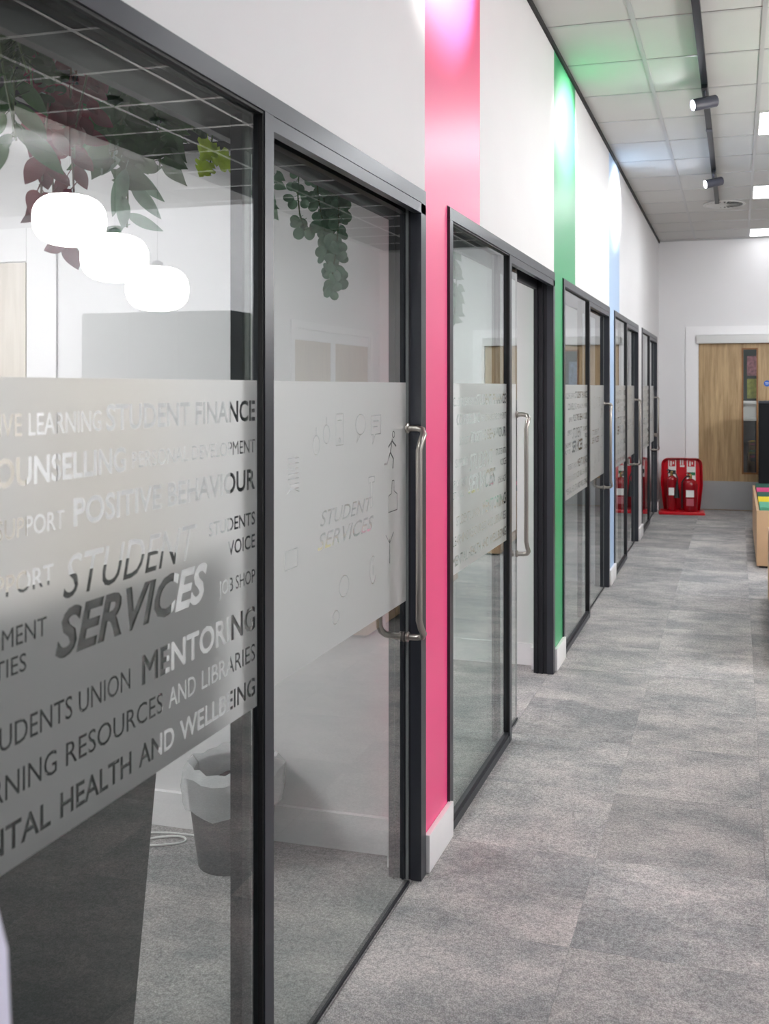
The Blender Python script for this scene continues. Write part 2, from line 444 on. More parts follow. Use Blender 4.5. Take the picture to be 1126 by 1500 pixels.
# pale wooden door in the partition of the first room
t = thing('room_door', 'pale wooden door with white frame behind the nearest glass pane', 'door', (-2.37, 2.825, 0))
box('door_leaf', 'pale_oak', -.82, 0, -.012, -.001, .01, 1.88, t)
bm = bmesh.new(); bx(bm, .001, .12, -.008, -.001, 0.002, 2.0); bx(bm, -.94, -.821, -.008, -.001, .002, 2.0); bx(bm, -.82, 0, -.008, -.001, 1.885, 2.0)
obj('door_frame', bm, 'skirting_white', t)
bm = bmesh.new(); tube(bm, [(-.08, -.012, 1.0), (-.08, -.05, 1.0), (-.19, -.05, 1.0)], .009); obj('door_handle', bm, 'steel', t, sm=True)

# ------------------------------------------------------------------ corridor / open area walls
VX0, VX1, VZ0, VZ1 = .061, .231, .44, 1.90     # vision panel of the first leaf
DX0, DXM, DX1, DZ = -.4375, .40, 1.2375, 1.98
bm = bmesh.new()
bx(bm, WX - .1, DX0, YE, YE + .12, 0, ZC + .02); bx(bm, DX1, XR + .1, YE, YE + .12, 0, ZC + .02); bx(bm, DX0, DX1, YE, YE + .12, DZ, ZC + .02)
struct(obj('wall_end', bm, 'white_paint'))
struct(box('baseboard_end', 'skirting_white', WX + .02, -.585, YE - .016, YE - .0005, .0015, .114))
bm = bmesh.new()
bx(bm, XR, XR + .1, YR, 9.2, 0, ZC); bx(bm, XR, XR + .1, 11.35, YE, 0, ZC); bx(bm, XR, XR + .1, 9.2, 11.35, 2.07, ZC)
struct(obj('wall_right', bm, 'white_paint'))
bm = bmesh.new(); bx(bm, XR + .1, XR2, YR, YR + .1, 0, ZC); struct(obj('wall_return', bm, 'white_paint'))
bm = bmesh.new(); bx(bm, XR2, XR2 + .1, YB, YR + .1, 0, ZC); struct(obj('wall_far_right', bm, 'white_paint'))
bm = bmesh.new(); bx(bm, WX - .1, XR2, YB - .1, YB, 0, ZC); struct(obj('wall_rear', bm, 'white_paint'))

# double door at the end
d1 = thing('door_1', 'oak double doors with steel kick plates at the corridor end', 'door', (0, YE, 0))
del d1['category']; d1['kind'] = 'structure'
bm = bmesh.new()
def ring(bm, x0, x1, z0, z1, w, y0, y1):
    bx(bm, x0 - w, x0, y0, y1, z0 - w, z1 + w); bx(bm, x1, x1 + w, y0, y1, z0 - w, z1 + w)
    bx(bm, x0, x1, y0, y1, z1, z1 + w); bx(bm, x0, x1, y0, y1, z0 - w, z0)
bx(bm, -.585, DX0, -.022, -.0005, .002, 2.165); bx(bm, DX1, DX1 + .147, -.022, -.0005, .002, 2.165); bx(bm, DX0, DX1, -.022, -.0005, 2.065, 2.165)
obj('architrave', bm, 'skirting_white', d1)
bm = bmesh.new(); bx(bm, DX0, DX1, -.004, .12, 1.981, 2.06); obj('frame_lining', bm, 'skirting_white', d1)
box('closer_rail', 'vent_white', DX0 - .02, DX1 + .01, -.075, -.005, 1.962, 2.058, d1, bevel=.003, label='white boxed header rail above the doors')
def leaf(x0, x1, v0, v1):
    bm = bmesh.new(); y0, y1 = .006, .05
    bx(bm, x0, v0, y0, y1, .006, 1.965); bx(bm, v1, x1, y0, y1, .006, 1.965); bx(bm, v0, v1, y0, y1, .006, VZ0); bx(bm, v0, v1, y0, y1, VZ1, 1.965)
    lf = obj('door_leaf', bm, 'oak', d1)
    bm = bmesh.new(); ring(bm, v0 + .012, v1 - .012, VZ0 + .012, VZ1 - .012, .018, -.006, .0055); obj('vision_panel_frame', bm, 'oak_lip', lf)
    box('vision_panel_glass', 'pane_glass', v0 + .001, v1 - .001, .02, .028, VZ0 + .001, VZ1 - .001, lf)
    box('kick_plate', 'kick_steel', x0 + .003, x1 - .003, .0035, .0058, .012, .345, lf)
    return lf
l1 = leaf(DX0 + .002, DXM - .0015, VX0, VX1); l2 = leaf(DXM + .0015, DX1 - .002, 2 * DXM - VX1, 2 * DXM - VX0)
bm = bmesh.new(); lathe(bm, [(.036, .0045), (.036, .002)], (.338, 0, 1.492), n=28, axis='Y'); sg = obj('mandatory_sign', bm, 'sign_blue', l1, label='small round blue sign')
bm = bmesh.new(); bx(bm, .318, .358, .0005, .0018, 1.497, 1.503); bx(bm, .322, .354, .0005, .0018, 1.482, 1.487); obj('door_sign_lettering', bm, 'sign_white', l1)
# lobby behind the vision panels
bm = bmesh.new()
bx(bm, -1.0, 1.8, YE + 1.6, YE + 1.7, 0, 2.6); bx(bm, -1.1, -1.0, YE + .12, YE + 1.6, 0, 2.6); bx(bm, 1.8, 1.9, YE + .12, YE + 1.6, 0, 2.6); bx(bm, -1.1, 1.9, YE + .12, YE + 1.7, 2.6, 2.7)
struct(obj('wall_lobby', bm, 'white_paint'))
t = thing('lobby_light', 'ceiling light of the lobby behind the oak doors', 'ceiling light', (.3, YE + .8, 2.595))
bm = bmesh.new(); bx(bm, -.25, .25, -.25, .25, -.02, -.003); obj('diffuser', bm, 'lobby_led', t)
nb = thing('notice_board', 'notice board seen through the slim glass of the oak door', 'notice board', (.12, YE + 1.599, 1.0))
box('board_panel', 'teal_panel', -.45, .5, -.03, -.001, .25, 1.0, nb)
for (a, b_, c_, d_, m_) in ((.05, .19, .60, .86, 'poster_a'), (.05, .19, .30, .56, 'poster_b'), (-.12, .0, .42, .8, 'poster_c'), (.23, .36, .4, .8, 'poster_c')):
    box('poster', m_, a - .04, b_ - .04, -.034, -.0305, c_, d_, nb, label={'poster_a': 'pink printed poster', 'poster_b': 'yellow-green printed poster'}.get(m_))
t = thing('lobby_counter', 'white-topped counter seen through the slim door glass', 'counter', (.2, YE + 1.25, 0))
box('counter_body', 'frame_dark', -.6, .6, -.15, .15, .002, 1.02, t); box('counter_top', 'vent_white', -.63, .63, -.18, .17, 1.0205, 1.05, t); box('shelf', 'vent_white', -.6, .6, .0, .15, 1.23, 1.25, t)
box('shelf_back', 'sign_white', -.6, .6, .151, .165, 1.051, 1.27, t)

# double door in the right wall (seen only reflected) and teal panel on the return wall
d2 = thing('door_2', 'pale oak double doors in the white side wall, seen reflected in the nearest glass door', 'door', (XR, 0, 0)); del d2['category']; d2['kind'] = 'structure'
bm = bmesh.new(); bx(bm, -.02, -.0005, 9.12, 9.2, .002, 2.15); bx(bm, -.02, -.0005, 11.35, 11.43, .002, 2.15); bx(bm, -.02, -.0005, 9.2, 11.35, 2.07, 2.15); obj('architrave', bm, 'skirting_white', d2)
box('door_leaf', 'oak', .02, .06, 9.203, 10.2, .006, 1.95, d2); box('door_leaf', 'oak', .02, .06, 10.32, 11.347, .006, 1.95, d2)
box('overpanel', 'skirting_white', .01, .06, 9.203, 11.347, 1.955, 2.068, d2); box('centre_panel', 'skirting_white', .01, .06, 10.202, 10.318, .006, 1.95, d2)
t = thing('teal_cupboard', 'tall dark grey-green cupboard against the white wall, seen reflected in the nearest glass', 'cupboard', (3.42, YR - .02, 0))
box('carcass', 'teal_panel', -.78, .78, -.38, -.001, .002, 2.15, t)
for a, b_ in ((-.775, -.262), (-.258, .258), (.262, .775)):
    dd = box('cupboard_door', 'teal_panel', a, b_, -.4, -.3805, .02, 2.13, t)
    box('cupboard_handle', 'steel', -.006, .006, -.04, -.0105, 1.0, 1.2, dd)

# ------------------------------------------------------------------ frosted film with cut-out lettering
def text_tris(body, y0, y1, z0, cap, bold, shear):
    c = bpy.data.curves.new('lettering', 'FONT'); c.body = body; c.resolution_u = 3; c.offset = bold; c.shear = shear
    o = bpy.data.objects.new('lettering', c); COL.objects.link(o)
    dg = bpy.context.evaluated_depsgraph_get(); dg.update()
    me = o.evaluated_get(dg).to_mesh()
    V = np.array([v.co[:2] for v in me.vertices]); F = [tuple(p.vertices) for p in me.polygons]
    o.evaluated_get(dg).to_mesh_clear(); bpy.data.objects.remove(o); bpy.data.curves.remove(c)
    cnt = {}
    for f in F:
        for a, b_ in zip(f, f[1:] + f[:1]):
            k = (min(a, b_), max(a, b_)); cnt[k] = cnt.get(k, 0) + 1
    E_ = [k for k, v in cnt.items() if v == 1]
    V[:, 0] = y0 + (V[:, 0] - V[:, 0].min()) * (y1 - y0) / (V[:, 0].max() - V[:, 0].min())
    V[:, 1] = z0 + V[:, 1] * cap / .70
    return V, E_
def stroke(pts, w, closed=False):
    """each piece a thin quad, own group"""
    out = []
    P = [np.array(p, float) for p in pts]
    if closed: P = P + [P[0]]
    for a, b_ in zip(P, P[1:]):
        d = b_ - a; L_ = np.linalg.norm(d)
        if L_ < 1e-6: continue
        d /= L_; n = np.array((-d[1], d[0])) * w / 2; e = d * w * .3
        out.append((np.array([a - e + n, a - e - n, b_ + e - n, b_ + e + n]), [(0, 1), (1, 2), (2, 3), (3, 0)]))
    return out
def circ(c, rx, ry, n=14, a0=0, a1=360):
    return [(c[0] + rx * math.cos(math.radians(a0 + (a1 - a0) * k / n)), c[1] + ry * math.sin(math.radians(a0 + (a1 - a0) * k / n))) for k in range(n + (a1 - a0 < 360))]
def build_film(y0, y1, z0, z1, groups):
    V = [np.array([(y0, z0), (y1, z0), (y1, z1), (y0, z1)])]; E_ = [(0, 1), (1, 2), (2, 3), (3, 0)]; n = 4; segs = []
    for v, e in groups:
        v = v.copy(); v[:, 0] = np.clip(v[:, 0], y0 + .0005, y1 - .0005); v[:, 1] = np.clip(v[:, 1], z0 + .0005, z1 - .0005)
        segs.append((v, np.array(e))); V.append(v); E_ += [(a + n, b_ + n) for a, b_ in e]; n += len(v)
    V = np.concatenate(V)
    rv, re, rf, _, _, _ = delaunay_2d_cdt([Vector(p) for p in V], E_, [], 0, 1e-6, False)
    P = np.array([p[:] for p in rv]); T = np.array([f[:3] for f in rf])
    C_ = P[T].mean(axis=1); hole = np.zeros(len(T), bool)
    for v, e in segs:
        lo, hi = v.min(0), v.max(0)
        idx = np.nonzero((C_[:, 0] > lo[0]) & (C_[:, 0] < hi[0]) & (C_[:, 1] > lo[1]) & (C_[:, 1] < hi[1]))[0]
        if not len(idx): continue
        a, b_ = v[e[:, 0]], v[e[:, 1]]; c = C_[idx]
        ins = np.zeros(len(idx), int)
        for q in range(len(a)):
            if a[q, 1] == b_[q, 1]: continue
            m_ = (a[q, 1] > c[:, 1]) != (b_[q, 1] > c[:, 1])
            xx = a[q, 0] + (c[:, 1] - a[q, 1]) * (b_[q, 0] - a[q, 0]) / (b_[q, 1] - a[q, 1])
            ins += (m_ & (c[:, 0] < xx))
        hole[idx[ins % 2 == 1]] = True
    keep = T[~hole]
    me = bpy.data.meshes.new('frosted_film'); me.from_pydata([(0, p[0], p[1]) for p in P], [], [tuple(int(i) for i in t_) for t_ in keep])
    me.materials.append(MATS['frosted_film']); me.validate()
    return me
E0 = BAYS[0][1]
L_, B_ = 0.0, .022
TXT = [('INCLUSIVE LEARNING', .915, 1.230, 1.386, .030, L_, 0), ('STUDENT FINANCE', 1.241, 1.700, 1.386, .038, B_, 0),
       ('COUNSELLING', .985, 1.289, 1.322, .036, B_, 0), ('PERSONAL DEVELOPMENT', 1.305, 1.700, 1.324, .0255, L_, 0),
       ('SUPPORT', 1.02, 1.149, 1.254, .026, L_, 0), ('POSITIVE BEHAVIOUR', 1.168, 1.700, 1.254, .038, B_, 0),
       ('SUPPORT', .975, 1.127, 1.181, .028, .006, 0), ('STUDENT', 1.146, 1.49, 1.155, .060, L_, .3),
       ('SERVICES', 1.130, 1.525, 1.077, .063, .030, .3),
       ('STUDENTS', 1.530, 1.700, 1.1845, .0245, .012, 0), ('VOICE', 1.597, 1.700, 1.1395, .026, .012, 0), ('JOB SHOP', 1.565, 1.700, 1.072, .026, L_, 0),
       ('ENRICHMENT', .915, 1.113, 1.114, .026, L_, 0), ('ACTIVITIES', .915, 1.074, 1.077, .024, L_, 0),
       ('STUDENTS UNION', .985, 1.300, .985, .032, L_, 0), ('MENTORING', 1.330, 1.700, .9816, .045, B_, 0),
       ('LEARNING', .945, 1.133, .9203, .033, L_, 0), ('RESOURCES', 1.152, 1.388, .9203, .033, L_, 0), ('AND', 1.405, 1.487, .9203, .033, L_, 0), ('LIBRARIES', 1.507, 1.700, .9203, .033, L_, 0),
       ('MENTAL', .94, 1.121, .8535, .034, .016, 0), ('HEALTH', 1.140, 1.303, .8535, .034, .016, 0), ('AND', 1.322, 1.421, .8535, .034, .016, 0), ('WELLBEING', 1.438, 1.700, .8535, .034, .016, 0)]
groups = []
for b_, y0, y1, z0, cap, bold, sh in TXT:
    groups.append(text_tris(b_, y0 - E0, y1 - E0, z0, cap, bold, sh))
FILM_FIXED = build_film(.905 - E0, 1.708 - E0, .828, 1.463, groups)
groups = [text_tris('STUDENT', 2.05 - E0, 2.375 - E0, 1.128, .036, 0, .3), text_tris('SERVICES', 2.035 - E0, 2.388 - E0, 1.075, .038, .012, .3)]
w = .0022
def U(p): return (p[0] - E0, p[1])
ic = []
for q in range(7): ic += stroke([U((1.885 + (q > 4) * .01, 1.296 - q * .011)), U((1.938, 1.296 - q * .011))], w * 1.2)           # books
ic += stroke([U((1.88, 1.222)), U((1.9, 1.232)), U((1.94, 1.222))], w)
for c_ in ((2.028, 1.318), (2.085, 1.340)):                                                                          # mugs / badges
    ic += stroke([U(p) for p in circ(c_, .019, .022)], w, True); ic += stroke([U((c_[0], c_[1] + .024)), U((c_[0], c_[1] + .04))], w)
ic += stroke([U(p) for p in ((2.14, 1.31), (2.14, 1.385), (2.185, 1.385), (2.185, 1.31))], w, True); ic += stroke([U((2.15, 1.37)), U((2.175, 1.37))], w); ic += stroke([U(p) for p in circ((2.1625, 1.322), .005, .005, 8)], w, True)
ic += stroke([U(p) for p in circ((2.297, 1.355), .034, .026)], w, True); ic += stroke([U((2.28, 1.33)), U((2.27, 1.31)), U((2.295, 1.329))], w)
ic += stroke([U(p) for p in ((2.37, 1.375), (2.44, 1.375), (2.44, 1.325), (2.40, 1.325), (2.38, 1.30), (2.385, 1.325), (2.37, 1.325))], w, True)
ic += stroke([U((2.385, 1.36)), U((2.425, 1.36))], w * 1.4); ic += stroke([U((2.385, 1.345)), U((2.415, 1.345))], w * 1.4)
ic += stroke([U(p) for p in circ((2.54, 1.318), .009, .009, 10)], w * 1.3, True)                                     # runner
for s_ in (((2.53, 1.305), (2.515, 1.27)), ((2.53, 1.30), (2.56, 1.285)), ((2.525, 1.298), (2.50, 1.285)), ((2.515, 1.27), (2.54, 1.25)), ((2.54, 1.25), (2.535, 1.225)), ((2.515, 1.27), (2.49, 1.24)), ((2.49, 1.24), (2.47, 1.24))):
    ic += stroke([U(s_[0]), U(s_[1])], w * 2.4)
ic += stroke([U(p) for p in ((2.352, 1.215), (2.394, 1.215), (2.394, 1.20), (2.38, 1.20), (2.38, 1.135), (2.366, 1.135), (2.366, 1.20), (2.352, 1.20))], w, True)   # hammer
ic += stroke([U(p) for p in ((2.50, 1.105), (2.57, 1.105), (2.57, 1.15), (2.545, 1.16), (2.545, 1.19), (2.53, 1.19), (2.525, 1.155), (2.50, 1.15))], w, True)    # thumb up
ic += stroke([U((2.51, .965)), U((2.51, 1.03))], w * 1.5); ic += stroke([U((2.48, 1.045)), U((2.51, 1.02)), U((2.54, 1.045))], w * 1.3)
ic += stroke([U(p) for p in circ((2.383, .969), .022, .036, 16, 60, 330)], w * 1.2); ic += stroke([U((2.383, .955)), U((2.383, .98))], w * 1.5); ic += stroke([U((2.383, .992)), U((2.383, .998))], w * 1.5)
ic += stroke([U(p) for p in circ((2.19, .965), .03, .026)], w, True); ic += stroke([U(p) for p in circ((2.14, .90), .02, .016)], w, True)
ic += stroke([U(p) for p in ((1.87, 1.10), (1.93, 1.10), (1.93, 1.06), (1.87, 1.06))], w, True)
FILM_DOOR = build_film(1.722 - E0, 2.645 - E0, .832, 1.463, groups + ic)

# ------------------------------------------------------------------ glazed screens and sliding doors
BAND = ['pink', 'green', 'blue', 'plain white', 'last white']
SCREEN_LAB = ['nearest black-framed glazed screen, with the large lettered pane, left of the pink pillar',
              'black-framed glazed screen between the pink and the green pillars, its door open',
              'black-framed glazed screen between the green and the pale blue pillars',
              'black-framed glazed screen right after the pale blue pillar, second from the far end',
              'furthest black-framed glazed screen, beside the red extinguisher stand']
DOOR_LAB = ['nearest sliding glass door with icon film and long steel pull handle, left of the pink pillar',
            'sliding glass door standing open behind its pane, left of the green pillar',
            'closed sliding glass door left of the pale blue pillar',
            'closed sliding glass door in the second screen from the far end',
            'furthest sliding glass door, next to the red extinguisher stand']
UM0, UM1 = 1.720 - E0, 1.757 - E0      # mullion
UJ0, UJ1 = 2.690 - E0, 2.735 - E0      # right jamb
def ubox(name, m, x0, x1, u0, u1, z0, z1, par, bevel=0, label=None):
    return box(name, m, x0, x1, u0, u1, z0, z1, par, bevel, label)
def handle(bm, sgn):
    """cranked D pull; glass face at x=0, stands off to +x*sgn; u along y"""
    H = .604; s_ = .058; cr = -.046
    def arc(zt, d):   # d=-1 top end going down, +1 bottom end going up
        return [(0, 0, zt), (s_ * .55, 0, zt), (s_ * .85, cr * .08, zt + d * .004), (s_, cr * .35, zt + d * .016), (s_ * .98, cr * .75, zt + d * .034), (s_ * .93, cr, zt + d * .06)]
    pts = arc(H, -1) + arc(0, 1)[::-1]
    tube(bm, [(sgn * p[0], p[1], p[2]) for p in pts], .0095, 14)
    for z in (0, H):
        lathe(bm, [(.0095, 0), (.015, .0), (.015, .006), (.0095, .008)], (0, 0, z), 16, 'X') if sgn > 0 else lathe(bm, [(.0095, 0), (.015, .0), (.015, -.006), (.0095, -.008)], (0, 0, z), 16, 'X')
for k, (Y0, Y1) in enumerate(BAYS):
    S = thing('glazed_screen', SCREEN_LAB[k], 'glazed partition', (0, Y1, 0), group='black-framed glazed screens along the corridor')
    U0 = Y0 - Y1
    XK = -.995
    # head: face, seam, lower band over the door, dark track housing
    ubox('head_rail', 'frame_grey', -.925, FX, U0 + .004, UJ1, 1.9915, ZH - .004, S)
    ubox('head_shadow_gap', 'gasket', -.925, WX + .002, U0, 0, ZH - .004, ZH - .0002, S)
    ubox('door_head', 'frame_grey', -.915, FX, UM1, UJ1, 1.9605, 1.9895, S)
    ubox('track_housing', 'frame_dark', XK, -.926, U0 + .004, UJ1, 2.0105, ZH - .001, S)
    ubox('head_lining', 'frame_dark', XK, -.975, U0 + .045, UJ0, 1.945, 2.0100, S)
    # jambs
    ubox('right_jamb', 'frame_grey', -.925, FX, UJ0, UJ1, .001, 1.991, S)
    bm = bmesh.new(); bx(bm, XK, -.9255, UJ0 + .004, UJ1, .001, 2.01); bx(bm, -.952, -.946, UJ0 - .004, UJ0 + .004, .001, 2.01); bx(bm, -.98, -.974, UJ0 - .004, UJ0 + .004, .001, 2.01)
    obj('jamb_lining', bm, 'frame_dark', S)
    ubox('jamb_shadow_gap', 'gasket', -.925, WX + .0015, UJ1, -.0005, .001, ZH - .005, S)
    ubox('left_jamb', 'frame_grey', XK, FX, U0 + .004, U0 + .040, .001, 1.991, S)
    # mullion: front post, slit for the door, rear post
    ubox('mullion', 'frame_grey', -.921, FX, UM0, UM1, .001, 1.991, S)
    ubox('rear_post', 'frame_dark', -.968, -.942, UM0, UM1, .001, 1.991, S)
    # fixed pane
    ubox('fixed_pane', 'pane_glass', -.915, -.905, U0 + .041, UM0 - .001, .046, 1.990, S, label='fixed glass pane')
    fm = bpy.data.objects.new('frosted_film', FILM_FIXED); COL.objects.link(fm); fm.parent = S; fm.location = (-.9035, 0, 0)
    if k: # pane is a little wider in one bay: the film keeps its size at the mullion side
        pass
    bm = bmesh.new(); bx(bm, -.905, -.895, UM0 - .005, UM0 - .0005, .046, 1.990); bx(bm, -.905, -.895, U0 + .0405, U0 + .045, .046, 1.990); bx(bm, -.905, -.895, U0 + .045, UM0 - .005, 1.985, 1.9905)
    obj('glazing_gasket', bm, 'gasket', S)
    ubox('sill_rail', 'frame_grey', -.925, FX - .001, U0 + .0405, UM0, .001, .030, S); ubox('sill_bead', 'frame_dark', -.921, -.897, U0 + .0405, UM0, .0305, .0455, S)
    # sliding leaf
    sh = -.670 if k == 1 else 0.0
    D = thing('sliding_glass_door', DOOR_LAB[k], 'door', (-.930, Y1 + sh, 0), group='sliding glass doors along the corridor')
    ubox('glass_leaf', 'pane_glass', -.005, .005, UM0 - .004, 2.672 - E0, .010, 2.004, D, label='frameless glass leaf')
    ubox('bottom_rail', 'frame_dark', -.008, .008, UM0 - .004, 2.672 - E0, .002, .0095, D)
    ubox('leaf_edge_seal', 'grid_white', -.004, .004, 2.672 - E0, 2.674 - E0, .010, 2.004, D)
    fm = bpy.data.objects.new('frosted_film', FILM_DOOR); COL.objects.link(fm); fm.parent = D; fm.location = (.0062, 0, 0)
    for sg_ in (1, -1):
        bm = bmesh.new(); handle(bm, sg_); obj('pull_handle', bm, 'steel', D, (.0068 * sg_, 2.648 - E0, .727), sm=True, label='brushed steel pull handle on the corridor side' if sg_ > 0 else 'brushed steel pull handle on the room side')
    if k == 4:
        bm = bmesh.new(); lathe(bm, [(.022, 0), (.022, .012), (.016, .018)], (0, 0, 0), 18, 'X'); bx(bm, .018, .045, -.006, .006, -.02, .02)
        obj('lock_turn', bm, 'steel', D, (.0075, -.13, .90), sm=True)

# ------------------------------------------------------------------ lighting track and spots
t = thing('lighting_track', 'long black lighting track running along the ceiling', 'lighting track', (-.178, 0, ZC))
box('track_rail', 'track_black', -.018, .018, -1.0, 6.6, -.034, -.001, t); box('track_rail', 'track_black', -.018, .018, 6.62, 9.26, -.034, -.001, t)
box('track_joint', 'spot_grey', -.021, .021, 6.58, 6.64, -.037, -.0345, t); box('track_end_cap', 'track_black', -.020, .020, 9.26, 9.285, -.036, -.001, t)
SPL = {3.40: 'black track spotlight aimed at the pink band, above the frame', 5.65: 'nearer visible track spotlight, aimed at the green band', 7.87: 'further track spotlight, aimed at the pale blue band'}
for y in (3.40, 5.65, 7.87):
    S = thing('track_spotlight', SPL[y], 'spotlight', (-.178, y, ZC - .036), group='spotlights on the black ceiling track')
    # head: cylinder pointing to -x, a little down
    box('adapter', 'track_black', -.016, .016, -.06, .06, -.022, -.0008, S)
    bm = bmesh.new(); tube(bm, [(0, 0, -.022), (0, 0, -.055)], .008); obj('swivel', bm, 'spot_grey', S)
    bm = bmesh.new(); lathe(bm, [(.030, .075), (.034, .07), (.034, -.075), (.030, -.075), (.030, -.066)], (0, 0, 0), 28, 'X', cap=False)
    bm2 = bm; f_ = [v for v in bm2.verts if v.co.x > .0745]; bm2.faces.new(f_)
    hd = obj('spot_head', bm2, 'spot_grey', S, (0, 0, -.09), sm=True); hd.rotation_euler = (0, -math.radians(14), math.radians(27))
    bm = bmesh.new(); lathe(bm, [(.029, -.070), (.029, -.067)], (0, 0, 0), 24, 'X'); obj('lens', bm, 'lens_glow', hd)
    ld = bpy.data.lights.new('spot_beam', 'SPOT'); ld.energy = SPOT_W; ld.spot_size = math.radians(52); ld.spot_blend = .9; ld.shadow_soft_size = .025; ld.color = (1, .98, .95)
    lo = bpy.data.objects.new('spot_beam', ld); COL.objects.link(lo); lo.parent = hd; lo.location = (-.08, 0, 0); lo.rotation_euler = (0, math.pi / 2, 0)

t = thing('lighting_track', 'added second black lighting track over the open area, outside the picture', 'lighting track', (4.1, 5.0, ZC))  # unseen track and spots, added to brighten the reflected white wall
box('track_rail', 'track_black', -1.6, 1.6, -.018, .018, -.034, -.001, t)
for n_, x in enumerate((3.05, 4.1, 5.15)):
    S = thing('track_spotlight', ('added track spotlight brightening the white wall above the grey-green cupboard', 'added middle track spotlight of the open area, outside the picture', 'added right track spotlight of the open area, outside the picture')[n_], 'spotlight', (x, 5.0, ZC - .036), rz=-math.pi / 2, group='added spotlights over the open area')
    box('adapter', 'track_black', -.016, .016, -.06, .06, -.022, -.0008, S)
    bm = bmesh.new(); tube(bm, [(0, 0, -.022), (0, 0, -.055)], .008); obj('swivel', bm, 'spot_grey', S)
    bm = bmesh.new(); lathe(bm, [(.034, .075), (.034, -.075), (.030, -.075), (.030, -.066)], (0, 0, 0), 28, 'X', cap=False); bm.faces.new([v for v in bm.verts if v.co.x > .0745])
    hd = obj('spot_head', bm, 'spot_grey', S, (0, 0, -.09), sm=True); hd.rotation_euler = (0, -math.radians(9), 0)
    bm = bmesh.new(); lathe(bm, [(.029, -.070), (.029, -.067)], (0, 0, 0), 24, 'X'); obj('lens', bm, 'lens_glow', hd)
    ld = bpy.data.lights.new('spot_beam', 'SPOT'); ld.energy = (430, 230, 200)[n_]; ld.spot_size = math.radians(78); ld.spot_blend = 1; ld.shadow_soft_size = .03; ld.color = (.95, .96, 1)
    lo = bpy.data.objects.new('spot_beam', ld); COL.objects.link(lo); lo.parent = hd; lo.location = (-.08, 0, 0); lo.rotation_euler = (0, math.pi / 2, 0)

# ------------------------------------------------------------------ pendant globes in the open area (seen reflected)
for (x, y, z, lab) in ((1.82, 4.66, 2.39, 'glowing white globe pendant, highest and leftmost of the three reflected in the glass'),
                       (1.82, 5.07, 2.23, 'glowing white globe pendant, middle of the three reflected in the glass'),
                       (1.83, 5.53, 2.09, 'glowing white globe pendant, lowest and rightmost of the three reflected in the glass')):
    S = thing('globe_pendant', lab, 'pendant lamp', (x, y, z), group='three globe pendants reflected in the glass')
    prof = []
    for q in range(15):
        a = math.pi * q / 14 - math.pi / 2
        cr, sr = math.cos(a), math.sin(a)
        prof.append((max(.002, .198 * abs(cr) ** .62), .145 * (abs(sr) ** .85) * (1 if sr > 0 else -1)))
    bm = bmesh.new(); lathe(bm, prof, n=32); obj('globe_shade', bm, 'globe', S, sm=True)
    bm = bmesh.new(); lathe(bm, [(.035, .1455), (.035, .17), (.01, .185)], n=20); obj('lamp_cap', bm, 'track_black', S)
    bm = bmesh.new(); tube(bm, [(0, 0, .186), (0, 0, ZC - z - .021)], .0015, 8); obj('pendant_cord', bm, 'track_black', S)
    bm = bmesh.new(); lathe(bm, [(.05, ZC - z - .02), (.05, ZC - z - .001)], n=24); obj('ceiling_rose', bm, 'track_black', S)

# ------------------------------------------------------------------ fire extinguisher stand
S = thing('extinguisher_stand', 'red moulded plastic fire extinguisher stand on the floor beside the oak doors', 'extinguisher stand', (-.61, 11.33, 0), rz=math.radians(3))
def rrect(w0, w1, h, r, n=6):
    """outline in x,z: wide top w1, base w0"""
    pts = [(-w0, 0), (w0, 0)]
    for k in range(n + 1):
        a = math.pi / 2 * k / n; pts.append((w1 - r + r * math.cos(a), h - r + r * math.sin(a)))
    for k in range(n + 1):
        a = math.pi / 2 + math.pi / 2 * k / n; pts.append((-w1 + r + r * math.cos(a), h - r + r * math.sin(a)))
    # bulge
    out = []
    for x, z in pts: out.append((x, z))
    return out
def prism(bm, pts, y0, y1):
    a = [bm.verts.new((x, y0, z)) for x, z in pts]; b_ = [bm.verts.new((x, y1, z)) for x, z in pts]
    bm.faces.new(a); bm.faces.new(b_[::-1])
    for i in range(len(pts)):
        j_ = (i + 1) % len(pts); bm.faces.new((a[i], b_[i], b_[j_], a[j_]))
back = [(x, z + .03) for x, z in rrect(.205, .232, .60, .075)]
back = [back[0], back[1], (.238, .33)] + back[2:] + [(-.238, .33)]
bm = bmesh.new(); prism(bm, back, .10, .125); obj('backboard', bm, 'red_plastic', S, bevel=.004)
bm = bmesh.new()   # raised rim
inner = [(x * .88, .33 + (z - .33) * .92) for x, z in back]
for i in range(len(back)):
    j_ = (i + 1) % len(back)
    if i == 0: continue
    vs = [(back[i], .04), (back[j_], .04), (inner[j_], .085), (inner[i], .085)]
    f1 = [bm.verts.new((p[0], y, p[1])) for p, y in vs]
    f2 = [bm.verts.new((p[0], .0995, p[1])) for p, y in vs]
    bm.faces.new(f1); bm.faces.new(f2[::-1])
    for q in range(4): bm.faces.new((f1[q], f2[q], f2[(q + 1) % 4], f1[(q + 1) % 4]))
bmesh.ops.remove_doubles(bm, verts=bm.verts, dist=1e-5)
obj('rim', bm, 'red_plastic', S, sm=True)
bm = bmesh.new(); prism(bm, [(.25 * math.cos(a) * (1 if abs(math.cos(a)) > .3 else 1), 0) for a in (0,)] + [(-.25, 0), (-.262, .014), (-.24, .034), (.24, .034), (.262, .014)], -.16, .13)
obj('foot_tray', bm, 'red_plastic', S, bevel=.006)
